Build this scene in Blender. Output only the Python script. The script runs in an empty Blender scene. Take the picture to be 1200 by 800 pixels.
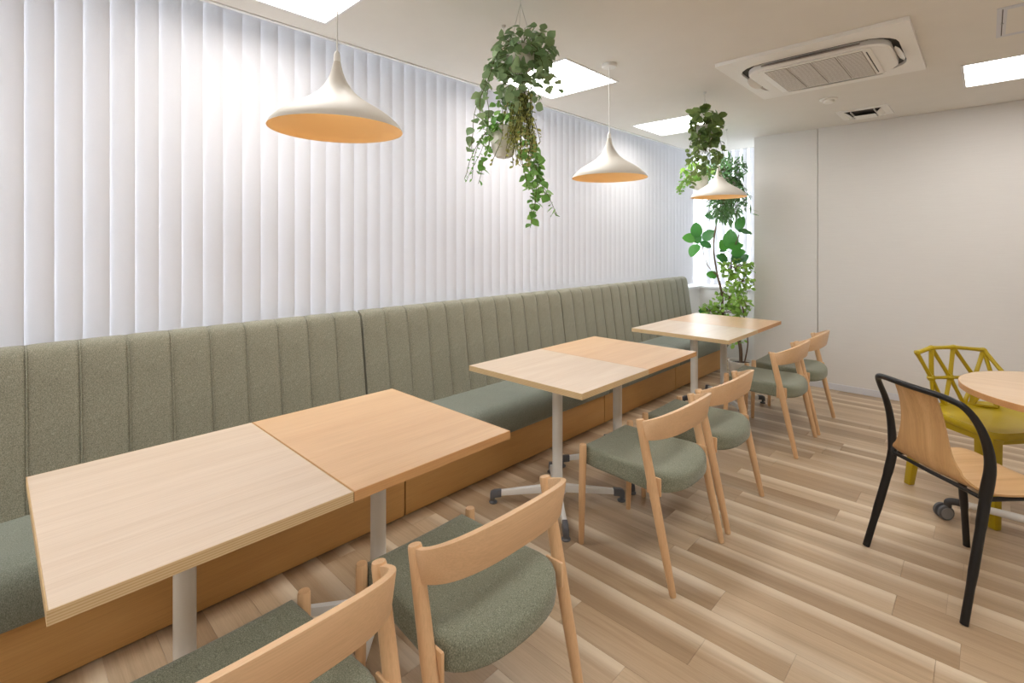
import bpy, bmesh, math, random
from mathutils import Vector, Matrix

# ------------------------------------------------------------------ camera, world, exposure
scn = bpy.context.scene
COL = scn.collection
R = math.radians
EYE = 1.38                                    # eye height; the room is laid out in metres from here
cam_d = bpy.data.cameras.new('camera'); cam = bpy.data.objects.new('camera', cam_d)
COL.objects.link(cam); scn.camera = cam
cam.location = (0, 0, EYE)
cam.rotation_euler = (R(90), 0, R(43.65))
cam_d.sensor_width = 36.0
cam_d.lens = 583.45 / 1200 * 36.0
cam_d.shift_y = -(400 - 286.16) / 1200
cam_d.clip_start = 0.02

world = bpy.data.worlds.new('overcast_sky'); scn.world = world
world.use_nodes = True
bg = world.node_tree.nodes['Background']
bg.inputs[0].default_value = (0.97, 0.98, 1.0, 1)
bg.inputs[1].default_value = 4.6

PANEL_STRENGTH = 9.5                         # ceiling LED panels
scn.view_settings.view_transform = 'Standard'
scn.view_settings.look = 'None'
scn.view_settings.gamma = 1.0
scn.view_settings.use_curve_mapping = False
scn.view_settings.exposure = 0.52

random.seed(7)

# ------------------------------------------------------------------ materials
def s2l(c):
    return c / 12.92 if c <= 0.04045 else ((c + 0.055) / 1.055) ** 2.4
def rgb(r, g, b):
    return (s2l(r / 255), s2l(g / 255), s2l(b / 255), 1)

class NT:
    def __init__(s, name):
        s.m = bpy.data.materials.new(name); s.m.use_nodes = True
        s.t = s.m.node_tree; s.b = s.t.nodes['Principled BSDF']
        s.out = s.t.nodes['Material Output']
    def n(s, kind, **kw):
        nd = s.t.nodes.new(kind)
        for k, v in kw.items(): setattr(nd, k, v)
        return nd
    def l(s, a, b): s.t.links.new(a, b)
    def mapping(s, scale=(1, 1, 1), kind='Object', add_random=False):
        tc = s.n('ShaderNodeTexCoord'); mp = s.n('ShaderNodeMapping')
        mp.inputs['Scale'].default_value = scale
        s.l(tc.outputs[kind], mp.inputs['Vector'])
        if add_random:
            oi = s.n('ShaderNodeObjectInfo'); mul = s.n('ShaderNodeVectorMath', operation='SCALE')
            mul.inputs[0].default_value = (37.0, 91.0, 53.0)
            s.l(oi.outputs['Random'], mul.inputs['Scale'])
            s.l(mul.outputs[0], mp.inputs['Location'])
        return mp.outputs[0]
    def noise(s, vec, scale=1.0, detail=3.0, rough=0.5, dist=0.0):
        nz = s.n('ShaderNodeTexNoise')
        nz.inputs['Scale'].default_value = scale; nz.inputs['Detail'].default_value = detail
        nz.inputs['Roughness'].default_value = rough; nz.inputs['Distortion'].default_value = dist
        s.l(vec, nz.inputs['Vector']); return nz.outputs['Fac']
    def ramp(s, fac, stops):
        rp = s.n('ShaderNodeValToRGB'); e = rp.color_ramp.elements
        while len(e) < len(stops): e.new(0.5)
        for i, (p, c) in enumerate(stops): e[i].position = p; e[i].color = c
        s.l(fac, rp.inputs[0]); return rp.outputs[0]
    def mix(s, a, b, fac, mode='MIX'):
        mx = s.n('ShaderNodeMix', data_type='RGBA', blend_type=mode)
        for sock, v in ((mx.inputs[0], fac), (mx.inputs[6], a), (mx.inputs[7], b)):
            if hasattr(v, 'is_linked'): s.l(v, sock)
            else: sock.default_value = v
        return mx.outputs[2]
    def math(s, op, a, b=0.0):
        m = s.n('ShaderNodeMath', operation=op)
        for sock, v in ((m.inputs[0], a), (m.inputs[1], b)):
            if hasattr(v, 'is_linked'): s.l(v, sock)
            else: sock.default_value = v
        return m.outputs[0]
    def bump(s, h, strength=0.2, dist=0.01):
        bp = s.n('ShaderNodeBump'); bp.inputs['Strength'].default_value = strength
        bp.inputs['Distance'].default_value = dist
        s.l(h, bp.inputs['Height']); s.l(bp.outputs[0], s.b.inputs['Normal'])
    def base(s, c):
        if hasattr(c, 'is_linked'): s.l(c, s.b.inputs['Base Color'])
        else: s.b.inputs['Base Color'].default_value = c
    def rough(s, v): s.b.inputs['Roughness'].default_value = v

def plain(name, c, rough=0.5, metal=0.0, var=0.03):
    k = NT(name); v = k.noise(k.mapping((1, 1, 1)), 6.0, 3.0)
    dark = tuple(x * (1 - var) for x in c[:3]) + (1,); lite = tuple(min(1, x * (1 + var)) for x in c[:3]) + (1,)
    k.base(k.ramp(v, [(0.3, dark), (0.7, lite)])); k.rough(rough)
    k.b.inputs['Metallic'].default_value = metal
    return k.m

def wood(name, stops, axis='Y', rough=0.42, stretch=14.0, fine=70.0, rings=True, bump=0.05):
    k = NT(name); a = 'XYZ'.index(axis)
    sc = [stretch] * 3; sc[a] = 0.9
    v = k.mapping(tuple(sc), add_random=True)
    n1 = k.noise(v, 1.0, 4.0, 0.55, 0.6)
    sf = [fine * 4] * 3; sf[a] = 5.0
    n2 = k.noise(k.mapping(tuple(sf), add_random=True), 1.0, 2.0, 0.6)
    c1 = k.ramp(n1, stops)
    c = k.mix(c1, k.ramp(n2, [(0.3, (0.72, 0.68, 0.62, 1)), (0.62, (1, 1, 1, 1))]), 0.33, 'MULTIPLY')
    k.base(c); k.rough(rough); k.bump(n2, bump, 0.002)
    return k.m

def fabric(name, dark, mid, lite, scale=430.0):
    k = NT(name); v = k.mapping((1, 1, 1))
    sp = k.noise(k.mapping((1, 1, 0.55)), scale, 2.0, 0.7)
    big = k.noise(v, 9.0, 2.0)
    c = k.ramp(sp, [(0.32, dark), (0.5, mid), (0.70, lite)])
    c = k.mix(c, k.ramp(big, [(0.3, (0.93, 0.93, 0.93, 1)), (0.7, (1, 1, 1, 1))]), 1.0, 'MULTIPLY')
    k.base(c); k.rough(0.92)
    k.b.inputs['Sheen Weight'].default_value = 0.25
    k.b.inputs['Specular IOR Level'].default_value = 0.25
    k.bump(sp, 0.35, 0.0015)
    return k.m

M = {}
M['wall'] = plain('white_wallpaper', rgb(232, 230, 227), 0.75, var=0.012)
k = NT('woven_wallpaper')
wv = k.noise(k.mapping((3, 3, 160)), 2.0, 3.0)
k.base(k.ramp(wv, [(0.3, rgb(225, 222, 219)), (0.7, rgb(229, 226, 223))])); k.rough(0.8); k.bump(wv, 0.03, 0.001)
M['panel'] = k.m
M['ceiling'] = plain('ceiling_paint', rgb(234, 230, 224), 0.85, var=0.01)
M['trim'] = plain('white_trim', rgb(236, 236, 236), 0.45, var=0.01)
M['baseboard'] = plain('pale_baseboard', rgb(218, 219, 226), 0.5, var=0.01)
M['gap'] = plain('shadow_gap', rgb(190, 187, 184), 0.9)
M['white'] = plain('white_coat', rgb(238, 237, 234), 0.4, var=0.01)
M['plastic_white'] = plain('white_plastic', rgb(245, 243, 239), 0.45, var=0.01)
M['grey_plastic'] = plain('grey_plastic', rgb(98, 100, 106), 0.45)
M['dark_plastic'] = plain('dark_plastic', rgb(58, 58, 62), 0.45)
M['caster_grey'] = plain('caster_grey', rgb(146, 145, 146), 0.5)
M['black_plastic'] = plain('black_polyamide', rgb(17, 16, 18), 0.42)
M['chrome'] = plain('brushed_metal', rgb(170, 168, 165), 0.3, 1.0)
M['slot'] = plain('dark_slot', rgb(58, 53, 50), 0.7)
M['grille'] = plain('intake_grille', rgb(172, 162, 154), 0.7)
M['shade_out'] = plain('pendant_enamel', rgb(218, 213, 204), 0.5, var=0.01)
M['shade_in'] = plain('pendant_orange_lining', rgb(250, 211, 152), 0.6, var=0.01)
M['yellow'] = plain('mustard_plastic', rgb(186, 161, 18), 0.4, var=0.04)
M['pot'] = plain('white_ceramic', rgb(226, 222, 214), 0.5)
M['soil'] = plain('dark_soil', rgb(60, 46, 36), 0.95, var=0.3)
M['stem'] = plain('green_stem', rgb(92, 96, 50), 0.7, var=0.15)
M['bark'] = plain('brown_bark', rgb(112, 92, 74), 0.85, var=0.25)
M['wire'] = plain('hanging_wire', rgb(205, 202, 196), 0.4)
M['hook'] = plain('dark_hook', rgb(80, 78, 76), 0.4, 0.6)
M['table_pale'] = wood('pale_oak_laminate', [(0.3, rgb(220, 199, 177)), (0.55, rgb(227, 208, 188)), (0.75, rgb(232, 215, 197))], 'Y', 0.32)
M['table_tan'] = wood('tan_oak_laminate', [(0.3, rgb(222, 182, 140)), (0.55, rgb(228, 191, 150)), (0.75, rgb(234, 200, 161))], 'Y', 0.32)
M['round_top'] = wood('round_oak_laminate', [(0.3, rgb(218, 188, 156)), (0.55, rgb(226, 198, 168)), (0.75, rgb(232, 208, 180))], 'X', 0.36)
M['edge_tan'] = wood('tan_edge_band', [(0.3, rgb(204, 152, 100)), (0.7, rgb(218, 168, 114))], 'Y', 0.45)
k = NT('pale_ply_edge')
w_ = k.n('ShaderNodeTexWave', wave_type='BANDS', bands_direction='Z'); w_.inputs['Scale'].default_value = 55.0
w_.inputs['Distortion'].default_value = 1.2; w_.inputs['Detail'].default_value = 2.0
k.l(k.mapping((0.08, 0.08, 1)), w_.inputs['Vector'])
k.base(k.ramp(w_.outputs['Fac'], [(0.1, rgb(204, 172, 126)), (0.8, rgb(222, 196, 154))])); k.rough(0.5)
M['edge_pale'] = k.m
M['base_wood'] = wood('golden_base_board', [(0.25, rgb(204, 155, 92)), (0.55, rgb(211, 164, 101)), (0.8, rgb(218, 174, 112))], 'Y', 0.4, stretch=8)
M['beech'] = wood('beech_wood', [(0.3, rgb(222, 180, 136)), (0.55, rgb(229, 189, 146)), (0.78, rgb(235, 198, 157))], 'Z', 0.42, stretch=10)
M['beech_rail'] = wood('beech_bent_ply', [(0.3, rgb(224, 184, 142)), (0.55, rgb(230, 192, 151)), (0.78, rgb(236, 200, 161))], 'Y', 0.42, stretch=10)
M['oak_ply'] = wood('oak_veneer_shell', [(0.25, rgb(186, 142, 94)), (0.5, rgb(206, 163, 112)), (0.75, rgb(222, 182, 132))], 'Z', 0.42, stretch=22)
M['oak_seat'] = wood('oak_veneer_seat', [(0.25, rgb(202, 158, 108)), (0.5, rgb(218, 176, 126)), (0.75, rgb(230, 194, 146))], 'X', 0.42, stretch=22)
M['bench_fabric'] = fabric('sage_bench_fabric', rgb(116, 114, 99), rgb(147, 145, 128), rgb(177, 175, 158))
M['seat_fabric'] = fabric('sage_seat_fabric', rgb(106, 112, 101), rgb(133, 139, 127), rgb(160, 166, 154))
M['chair_fabric'] = fabric('sage_chair_fabric', rgb(100, 104, 88), rgb(134, 138, 120), rgb(170, 174, 156))

# vinyl plank floor: per-plank tone, streaks along the grain and a pale printed band along one edge
k = NT('vinyl_oak_plank')
oi = k.n('ShaderNodeObjectInfo')
tone = k.ramp(oi.outputs['Random'], [(0.0, rgb(172, 146, 117)), (0.35, rgb(188, 162, 132)), (0.7, rgb(199, 174, 144)), (1.0, rgb(208, 185, 156))])
n1 = k.noise(k.mapping((1.1, 22, 1), add_random=True), 1.0, 4.0, 0.6, 0.8)
n2 = k.noise(k.mapping((7, 260, 1), add_random=True), 1.0, 3.0, 0.6, 0.3)
c = k.mix(tone, k.ramp(n1, [(0.28, (0.76, 0.73, 0.69, 1)), (0.55, (1, 1, 1, 1)), (0.8, (1.0, 1.0, 1.0, 1))]), 0.8, 'MULTIPLY')
c = k.mix(c, k.ramp(n2, [(0.3, (0.80, 0.77, 0.74, 1)), (0.6, (1, 1, 1, 1))]), 0.55, 'MULTIPLY')
tc = k.n('ShaderNodeTexCoord'); sx = k.n('ShaderNodeSeparateXYZ'); k.l(tc.outputs['Object'], sx.inputs[0])
wn = k.n('ShaderNodeTexWhiteNoise', noise_dimensions='1D'); k.l(oi.outputs['Random'], wn.inputs['W'])
sgn = k.math('SUBTRACT', k.math('MULTIPLY', k.math('GREATER_THAN', wn.outputs['Value'], 0.42), 2.0), 1.0)
edge = k.math('MULTIPLY', sx.outputs['Y'], sgn)
edge = k.math('MULTIPLY', k.math('ADD', edge, 0.0735), 1 / 0.147)
band = k.ramp(k.math('ADD', edge, k.math('MULTIPLY', k.math('SUBTRACT', n1, 0.5), 0.35)), [(0.52, (0, 0, 0, 1)), (0.88, (0.8, 0.8, 0.8, 1)), (1.0, (0.7, 0.7, 0.7, 1))])
c = k.mix(c, rgb(230, 214, 190), k.math('MULTIPLY', band, k.ramp(wn.outputs['Value'], [(0.15, (0.1, 0.1, 0.1, 1)), (0.7, (1, 1, 1, 1))])))
k.base(c); k.rough(0.36); k.bump(n2, 0.06, 0.002)
M['plank'] = k.m
M['subfloor'] = plain('plank_joint', rgb(150, 122, 94), 0.8)

# vertical blind cloth: lets daylight through
k = NT('blind_cloth')
df = k.n('ShaderNodeBsdfDiffuse'); tr = k.n('ShaderNodeBsdfTranslucent'); mx = k.n('ShaderNodeMixShader')
wv = k.noise(k.mapping((1, 1, 1)), 900.0, 1.0)
cc = k.ramp(wv, [(0.3, rgb(220, 218, 220)), (0.7, rgb(225, 223, 225))])
k.l(cc, df.inputs[0]); tr.inputs[0].default_value = rgb(224, 224, 229)
mx.inputs[0].default_value = 0.22
k.l(df.outputs[0], mx.inputs[1]); k.l(tr.outputs[0], mx.inputs[2]); k.l(mx.outputs[0], k.out.inputs[0])
M['blind'] = k.m

k = NT('window_glass')
tp = k.n('ShaderNodeBsdfTransparent'); gl = k.n('ShaderNodeBsdfGlossy'); mx = k.n('ShaderNodeMixShader')
gl.inputs['Roughness'].default_value = 0.02; mx.inputs[0].default_value = 0.06
tp.inputs[0].default_value = (0.93, 0.97, 0.98, 1)
k.l(tp.outputs[0], mx.inputs[1]); k.l(gl.outputs[0], mx.inputs[2]); k.l(mx.outputs[0], k.out.inputs[0])
M['glass'] = k.m

def emit(name, col, st):
    k = NT(name); e = k.n('ShaderNodeEmission'); e.inputs[0].default_value = col; e.inputs[1].default_value = st
    k.l(e.outputs[0], k.out.inputs[0]); return k.m
M['panel_light'] = emit('led_panel', (1.0, 0.97, 0.93, 1), PANEL_STRENGTH)
M['bulb'] = emit('added_bulb_glow', (1.0, 0.82, 0.6, 1), 22.0)  # glow added inside the pendants to lighten their lining

def leaf_mat(name, c1, c2, c3, gloss=0.45):
    k = NT(name); oi = k.n('ShaderNodeObjectInfo')
    ng = k.noise(k.mapping((1, 1, 1), 'Object', True), 22.0, 2.0)
    f = k.math('ADD', k.math('MULTIPLY', oi.outputs['Random'], 0.6), k.math('MULTIPLY', ng, 0.45))
    k.base(k.ramp(f, [(0.15, c1), (0.5, c2), (0.9, c3)])); k.rough(gloss)
    k.b.inputs['Transmission Weight'].default_value = 0.0
    tr = k.n('ShaderNodeBsdfTranslucent'); mx = k.n('ShaderNodeMixShader'); mx.inputs[0].default_value = 0.22
    tr.inputs[0].default_value = tuple(min(1, x * 1.6) for x in c3[:3]) + (1,)
    k.l(k.b.outputs[0], mx.inputs[1]); k.l(tr.outputs[0], mx.inputs[2]); k.l(mx.outputs[0], k.out.inputs[0])
    return k.m
M['leaf_ivy'] = leaf_mat('ivy_leaf', rgb(70, 100, 62), rgb(104, 136, 90), rgb(160, 182, 136))
M['leaf_pothos'] = leaf_mat('pothos_leaf', rgb(58, 106, 44), rgb(92, 146, 64), rgb(140, 182, 96))
M['leaf_dark'] = leaf_mat('dark_round_leaf', rgb(62, 86, 50), rgb(92, 118, 66), rgb(142, 164, 92))
M['leaf_lime'] = leaf_mat('lime_small_leaf', rgb(72, 122, 40), rgb(104, 154, 56), rgb(150, 186, 88))
M['leaf_fern'] = leaf_mat('feathery_leaf', rgb(52, 96, 52), rgb(88, 136, 80), rgb(140, 176, 124))
M['leaf_rubber'] = leaf_mat('rubber_tree_leaf', rgb(30, 72, 54), rgb(48, 112, 58), rgb(92, 158, 66), 0.3)
M['leaf_tail'] = leaf_mat('hanging_tail_leaf', rgb(104, 130, 62), rgb(140, 152, 84), rgb(188, 174, 104))

# ------------------------------------------------------------------ mesh helpers
class MB:
    def __init__(s): s.v = []; s.f = []; s.m = []
    def add(s, vs, fs, mi=0):
        o = len(s.v); s.v += [tuple(p) for p in vs]
        s.f += [tuple(i + o for i in f) for f in fs]; s.m += [mi] * len(fs); return s
    def box(s, x0, x1, y0, y1, z0, z1, mi=0):
        return s.add([(x0, y0, z0), (x1, y0, z0), (x1, y1, z0), (x0, y1, z0), (x0, y0, z1), (x1, y0, z1), (x1, y1, z1), (x0, y1, z1)],
                     [(3, 2, 1, 0), (4, 5, 6, 7), (0, 1, 5, 4), (1, 2, 6, 5), (2, 3, 7, 6), (3, 0, 4, 7)], mi)
    def rings(s, rs, closed=True, cap=(True, True), mi=0):
        n = len(rs[0]); vs = [p for r in rs for p in r]; fs = []
        for i in range(len(rs) - 1):
            for j in range(n if closed else n - 1):
                a = i * n + j; b = i * n + (j + 1) % n
                fs.append((a, b, b + n, a + n))
        if cap[0]: fs.append(tuple(reversed(range(n))))
        if cap[1]: fs.append(tuple(range((len(rs) - 1) * n, len(rs) * n)))
        return s.add(vs, fs, mi)
    def tube(s, pts, rad, seg=10, cap=(True, True), up=(0, 0, 1), flat=1.0, mi=0):
        pts = [Vector(p) for p in pts]; n = len(pts)
        if not isinstance(rad, (list, tuple)): rad = [rad] * n
        if not isinstance(flat, (list, tuple)): flat = [flat] * n
        rs = []; prev = None
        for i, p in enumerate(pts):
            t = (pts[min(i + 1, n - 1)] - pts[max(i - 1, 0)]).normalized()
            if prev is None:
                u = Vector(up); u = u - t * u.dot(t)
                if u.length < 1e-3: u = Vector((1, 0, 0)); u = u - t * u.dot(t)
            else: u = prev - t * prev.dot(t)
            u.normalize(); prev = u; w = t.cross(u)
            rs.append([p + u * (rad[i] * flat[i] * math.cos(a)) + w * (rad[i] * math.sin(a)) for a in [2 * math.pi * q / seg for q in range(seg)]])
        return s.rings(rs, True, cap, mi)
    def lathe(s, prof, seg=32, c=(0, 0, 0), cap=(False, False), mi=0):
        rs = [[(c[0] + r * math.cos(a), c[1] + r * math.sin(a), c[2] + z) for a in [2 * math.pi * q / seg for q in range(seg)]] for r, z in prof]
        return s.rings(rs, True, cap, mi)
    def bm_bevel(s, w, seg=2):
        me = bpy.data.meshes.new('tmp'); me.from_pydata(s.v, [], s.f)
        bm = bmesh.new(); bm.from_mesh(me); bpy.data.meshes.remove(me)
        bmesh.ops.recalc_face_normals(bm, faces=bm.faces)
        bmesh.ops.bevel(bm, geom=[e for e in bm.edges if e.calc_face_angle(0) > 0.5], offset=w, segments=seg, affect='EDGES', profile=0.5)
        bm.verts.ensure_lookup_table(); bm.verts.index_update()
        s.v = [tuple(v.co) for v in bm.verts]; s.f = [tuple(v.index for v in f.verts) for f in bm.faces]; s.m = [0] * len(s.f)
        bm.free(); return s
    def mesh(s, name, mats, smooth=True, angle=40):
        me = bpy.data.meshes.new(name); me.from_pydata(s.v, [], s.f)
        if not isinstance(mats, (list, tuple)): mats = [mats]
        for m in mats: me.materials.append(M[m] if isinstance(m, str) else m)
        if len(mats) > 1: me.polygons.foreach_set('material_index', s.m)
        bm = bmesh.new(); bm.from_mesh(me); bmesh.ops.recalc_face_normals(bm, faces=bm.faces)
        if smooth:
            for f in bm.faces: f.smooth = True
            for e in bm.edges:
                if len(e.link_faces) == 2 and e.calc_face_angle(0) > R(angle): e.smooth = False
        bm.to_mesh(me); bm.free(); return me
    def build(s, name, mats, parent=None, smooth=True, angle=40):
        return link(name, s.mesh(name, mats, smooth, angle), parent)

def link(name, me, parent=None, loc=(0, 0, 0)):
    o = bpy.data.objects.new(name, me); COL.objects.link(o); o.location = loc
    if parent: o.parent = parent
    return o
def tag(o, label, cat, group=None):
    o['label'] = label; o['category'] = cat
    if group: o['group'] = group
    return o
def thing(name, loc, label, cat, group=None, rz=0.0):
    o = bpy.data.objects.new(name, None); COL.objects.link(o); o.location = loc; o.rotation_euler = (0, 0, rz)
    o.empty_display_size = 0.1
    return tag(o, label, cat, group)
def struct(o): o['kind'] = 'structure'; return o
def kids(o): return [c for c in bpy.data.objects if c.parent == o]
def copy_tree(o, parent=None):
    c = o.copy(); COL.objects.link(c)
    if parent: c.parent = parent
    for ch in kids(o): copy_tree(ch, c)
    return c
def box(name, mat, parent, x0, x1, y0, y1, z0, z1, bev=0.0, seg=2):
    b = MB().box(x0, x1, y0, y1, z0, z1)
    if bev: b.bm_bevel(bev, seg)
    return b.build(name, mat, parent)
def spline(pts, n=8):
    P = [Vector(p) for p in pts]; out = []
    for i in range(len(P) - 1):
        p0, p1, p2, p3 = P[max(i - 1, 0)], P[i], P[i + 1], P[min(i + 2, len(P) - 1)]
        for q in range(n):
            t = q / n
            out.append(0.5 * ((2 * p1) + (p2 - p0) * t + (2 * p0 - 5 * p1 + 4 * p2 - p3) * t * t + (3 * p1 - p0 - 3 * p2 + p3) * t ** 3))
    out.append(P[-1]); return out

# ------------------------------------------------------------------ the room
CZ = 2.5
XE, YE = -2.59, 6.09            # where the ceiling stops at the blind slot
XS, YS = -2.63, 6.20            # face of the low wall under the sills
XW, YW = -2.98, 6.52            # window plane
YF = 5.53                       # far wall face
XR, YB = 2.6, -1.7              # right and rear walls
SILL = 0.855

floor = struct(MB().box(XW, XR, YB, YW, -0.06, -0.004).build('floor', 'subfloor', None, False))
PW, PL = 0.147, 0.914
fixed = {0: -0.753, 2: -0.979, -1: -1.378, -2: -0.712}
ca, sa = math.cos(R(43.65)), math.sin(R(43.65))
def px_of(x, y, z):
    d = -x * sa + y * ca
    if d < 0.25: return None
    return 600 + 583.45 * (x * ca + y * sa) / d, 286.16 - 583.45 * (z - EYE) / d
def in_view(x0, x1, y0, y1):
    for i in range(7):
        for y in (y0, (y0 + y1) / 2, y1):
            p = px_of(x0 + (x1 - x0) * i / 6, y, 0)
            if p and -8 < p[0] < 1208 and p[1] < 808: return True
    return False
def plank_mesh(l):
    b = 0.0012
    m = MB().box(-l / 2 + 0.0004, l / 2 - 0.0004, -PW / 2 + 0.0004, PW / 2 - 0.0004, -0.004, 0.0)
    return m.mesh('plank', 'plank', False)
full = plank_mesh(PL); rest = MB(); planks = 0
rr = random.Random(3)
row = -25
while 1.875 + row * PW < YW:
    y0 = 1.875 + row * PW; yc = y0 + PW / 2
    off = fixed.get(row, rr.uniform(-PL, 0))
    x = off - PL * math.ceil((off - XS) / PL)
    while x < XR:
        a, b = max(x, -2.2 if -0.30 < yc < 5.7 else XS), min(x + PL, XR); x += PL
        if b - a < 0.02 or (yc > YF and a > -1.7) or yc < YB: continue
        if yc > YF: b = min(b, -1.76)
        if b - a < 0.02: continue
        if in_view(a, b, y0, y0 + PW) and planks < 300:
            me = full if abs(b - a - PL) < 1e-4 else plank_mesh(b - a)
            link('plank', me, floor, ((a + b) / 2, yc, 0)); planks += 1
        else: rest.box(a + .0004, b - .0004, y0 + .0004, y0 + PW - .0004, -0.004, 0.0)
    row += 1
rest.build('plank_field', 'plank', floor, False)['kind'] = 'stuff'

LIGHTS = [(-2.43, 0.58), (-2.43, 2.385), (-2.43, 4.18), (-0.12, 4.20), (-0.12, 2.40), (-0.12, 0.60), (-2.43, -1.2), (-0.12, -1.2)]  # latter half unseen, added on the same grid to light the room evenly
LW = 0.60
xs = sorted({XE, XR} | {x for x, _ in LIGHTS} | {x + LW for x, _ in LIGHTS})
ys = sorted({YB, YE} | {y for _, y in LIGHTS} | {y + LW for _, y in LIGHTS})
cm = MB()
for i in range(len(xs) - 1):
    for j in range(len(ys) - 1):
        mxx, myy = (xs[i] + xs[i + 1]) / 2, (ys[j] + ys[j + 1]) / 2
        if any(x < mxx < x + LW and y < myy < y + LW for x, y in LIGHTS): continue
        cm.box(xs[i], xs[i + 1], ys[j], ys[j + 1], CZ, CZ + 0.12)
ceiling = struct(cm.build('ceiling', 'ceiling', None, False))
# slot above the blinds
struct(MB().box(XW, XE, YB, YW, 2.66, 2.74).box(XE, -1.76, YE, YW, 2.66, 2.74).box(XE - 0.004, XE, YB, YE, CZ + .002, 2.66).box(XE, -1.76, YE, YE + .004, CZ + .002, 2.66).build('trim_1', 'trim', None, False))
struct(MB().box(XE - 0.012, XE + 0.012, YB, YE + 0.012, CZ - 0.006, CZ + 0.03).box(XE + .012, -1.767, YE - 0.012, YE + 0.012, CZ - 0.006, CZ + 0.03).build('trim_2', 'trim', None, False))

wall_far = struct(box('wall_far', 'gap', None, -1.762, XR, YF + 0.012, YW + 0.1, 0, 2.74))
for a, b in ((-1.767, -1.1885), (-1.1835, 0.62), (0.625, XR)):
    box('panel', 'panel', wall_far, a, b, YF, YF + 0.014, 0.0, CZ, 0.0015, 1)
box('end_panel', 'panel', wall_far, -1.768, -1.7615, YF + 0.0145, YW, 0, 2.7)
struct(box('baseboard_far', 'baseboard', None, -1.767, XR, YF - 0.008, YF, 0.0, 0.06, 0.002, 1))
struct(box('wall_right', 'wall', None, XR, XR + 0.1, YB, YW, -0.05, 2.74))
struct(box('wall_back', 'wall', None, XW, XR, YB - 0.1, YB, -0.05, 2.74))
# low walls below the sills, and the sills
struct(box('wall_left', 'wall', None, XW - 0.1, XS, YB, YW, -0.05, SILL - 0.025))
struct(box('wall_alcove', 'wall', None, XS, -1.768, YS, YW + 0.1, -0.05, SILL - 0.025))
struct(MB().box(XW, XS + 0.02, YB, YW, SILL - 0.025, SILL).box(XS + 0.02, -1.768, YS - 0.02, YW, SILL - 0.025, SILL).build('trim_3', 'trim', None, False))
# windows: frame, panes
def window(name, along, a0, a1, n, plane):
    fr = MB()
    def bar(p, q, z0, z1, d=0.05):
        if along == 'Y': fr.box(plane - d, plane + d * 0.2, p, q, z0, z1)
        else: fr.box(p, q, plane - d * 0.2, plane + d, z0, z1)
    bar(a0, a1, SILL, SILL + 0.05); bar(a0, a1, 2.60, 2.66)
    st = (a1 - a0) / n
    for i in range(n + 1):
        c_ = a0 + st * i; bar(max(a0, c_ - .03), min(a1, c_ + .03), SILL + .05, 2.60)
    w = struct(fr.build(name, 'trim', None, False))
    for i in range(n):
        p, q = a0 + st * i + .03, a0 + st * (i + 1) - .03
        if along == 'Y': box('pane', 'glass', w, plane - .028, plane - .022, p, q, SILL + .05, 2.60)
        else: box('pane', 'glass', w, p, q, plane + .022, plane + .028, SILL + .05, 2.60)
window('window_1', 'Y', -0.55, 6.42, 5, XW)
window('window_2', 'X', -2.88, -1.80, 1, YW)
struct(box('wall_pier', 'wall', None, XW - 0.1, XW, YB, -0.55, SILL, 2.74))
struct(box('trim_4', 'trim', None, XW - 0.05, -2.88, 6.42, YW + 0.05, SILL, 2.66))

# vertical blinds
SW = 0.100
def slat_mesh(h):
    m = MB(); rs = []
    for z in (0.0, h):
        f_ = []; b_ = []
        for i in range(7):
            t = -1 + 2 * i / 6; bow = 0.0022 * (1 - t * t)
            f_.append((bow + 0.0008, t * SW / 2, z)); b_.append((bow, t * SW / 2, z))
        rs.append(f_ + b_[::-1])
    return m.rings(rs).mesh('slat', 'blind', True, 60)
ST, SB = 2.615, SILL + 0.012
sm = slat_mesh(ST - SB)
bl = thing('vertical_blind', (-2.76, 2.8, ST + 0.03), 'long white vertical blind behind the green bench', 'blind')
box('head_rail', 'trim', bl, -0.022, 0.022, -3.42, 3.46, 0.0, 0.028)
y = -0.62 - 2.8
PITCH = 0.0885
i = 0
while y < 6.22 - 2.8:
    s_ = link('slat', sm, bl, (0, y + 0.044, SB - ST - 0.03))
    s_.rotation_euler = (0, 0, R(-12 + random.uniform(-0.8, 0.8)))
    y += PITCH; i += 1
b2 = thing('vertical_blind', (-2.2, 6.345, ST + 0.03), 'short white vertical blind with half open slats behind the potted tree', 'blind')
box('head_rail', 'trim', b2, -0.50, 0.42, -0.02, 0.02, 0.0, 0.028)
x = -0.51
while x < 0.40:
    s_ = link('slat', sm, b2, (x + 0.044, 0, SB - ST - 0.03)); s_.rotation_euler = (0, 0, R(57 + random.uniform(-3, 3)))
    x += PITCH

# ------------------------------------------------------------------ ceiling fittings
def ceiling_light(x, y, label):
    t = thing('ceiling_light', (x + LW / 2, y + LW / 2, CZ), label, 'ceiling light', 'square ceiling light panels')
    h = LW / 2; fr = MB(); w = 0.014
    for (x0, x1, y0, y1) in ((-h, h, -h, -h + w), (-h, h, h - w, h), (-h, -h + w, -h + w, h - w), (h - w, h, -h + w, h - w)):
        fr.box(x0 + .0005, x1 - .0005, y0 + .0005, y1 - .0005, -0.004, 0.03)
    fr.build('frame', 'trim', t, False)
    box('diffuser', 'panel_light', t, -h + w, h - w, -h + w, h - w, 0.012, 0.02)
ll = ['square ceiling light panel above the bench end farthest from the potted tree', 'square ceiling light panel partly behind the dense hanging ivy',
      'square ceiling light panel beside the dark round-leafed hanging planter', 'square ceiling light panel between the access hatch and the bare far wall',
      'unseen added square ceiling light panel above the open floor beside the air conditioner', 'unseen added square ceiling light panel above the open floor across from the tables farthest from the tree',
      'unseen added square ceiling light panel near the rear wall on the window side', 'unseen added square ceiling light panel near the rear wall above the open floor']
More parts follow.
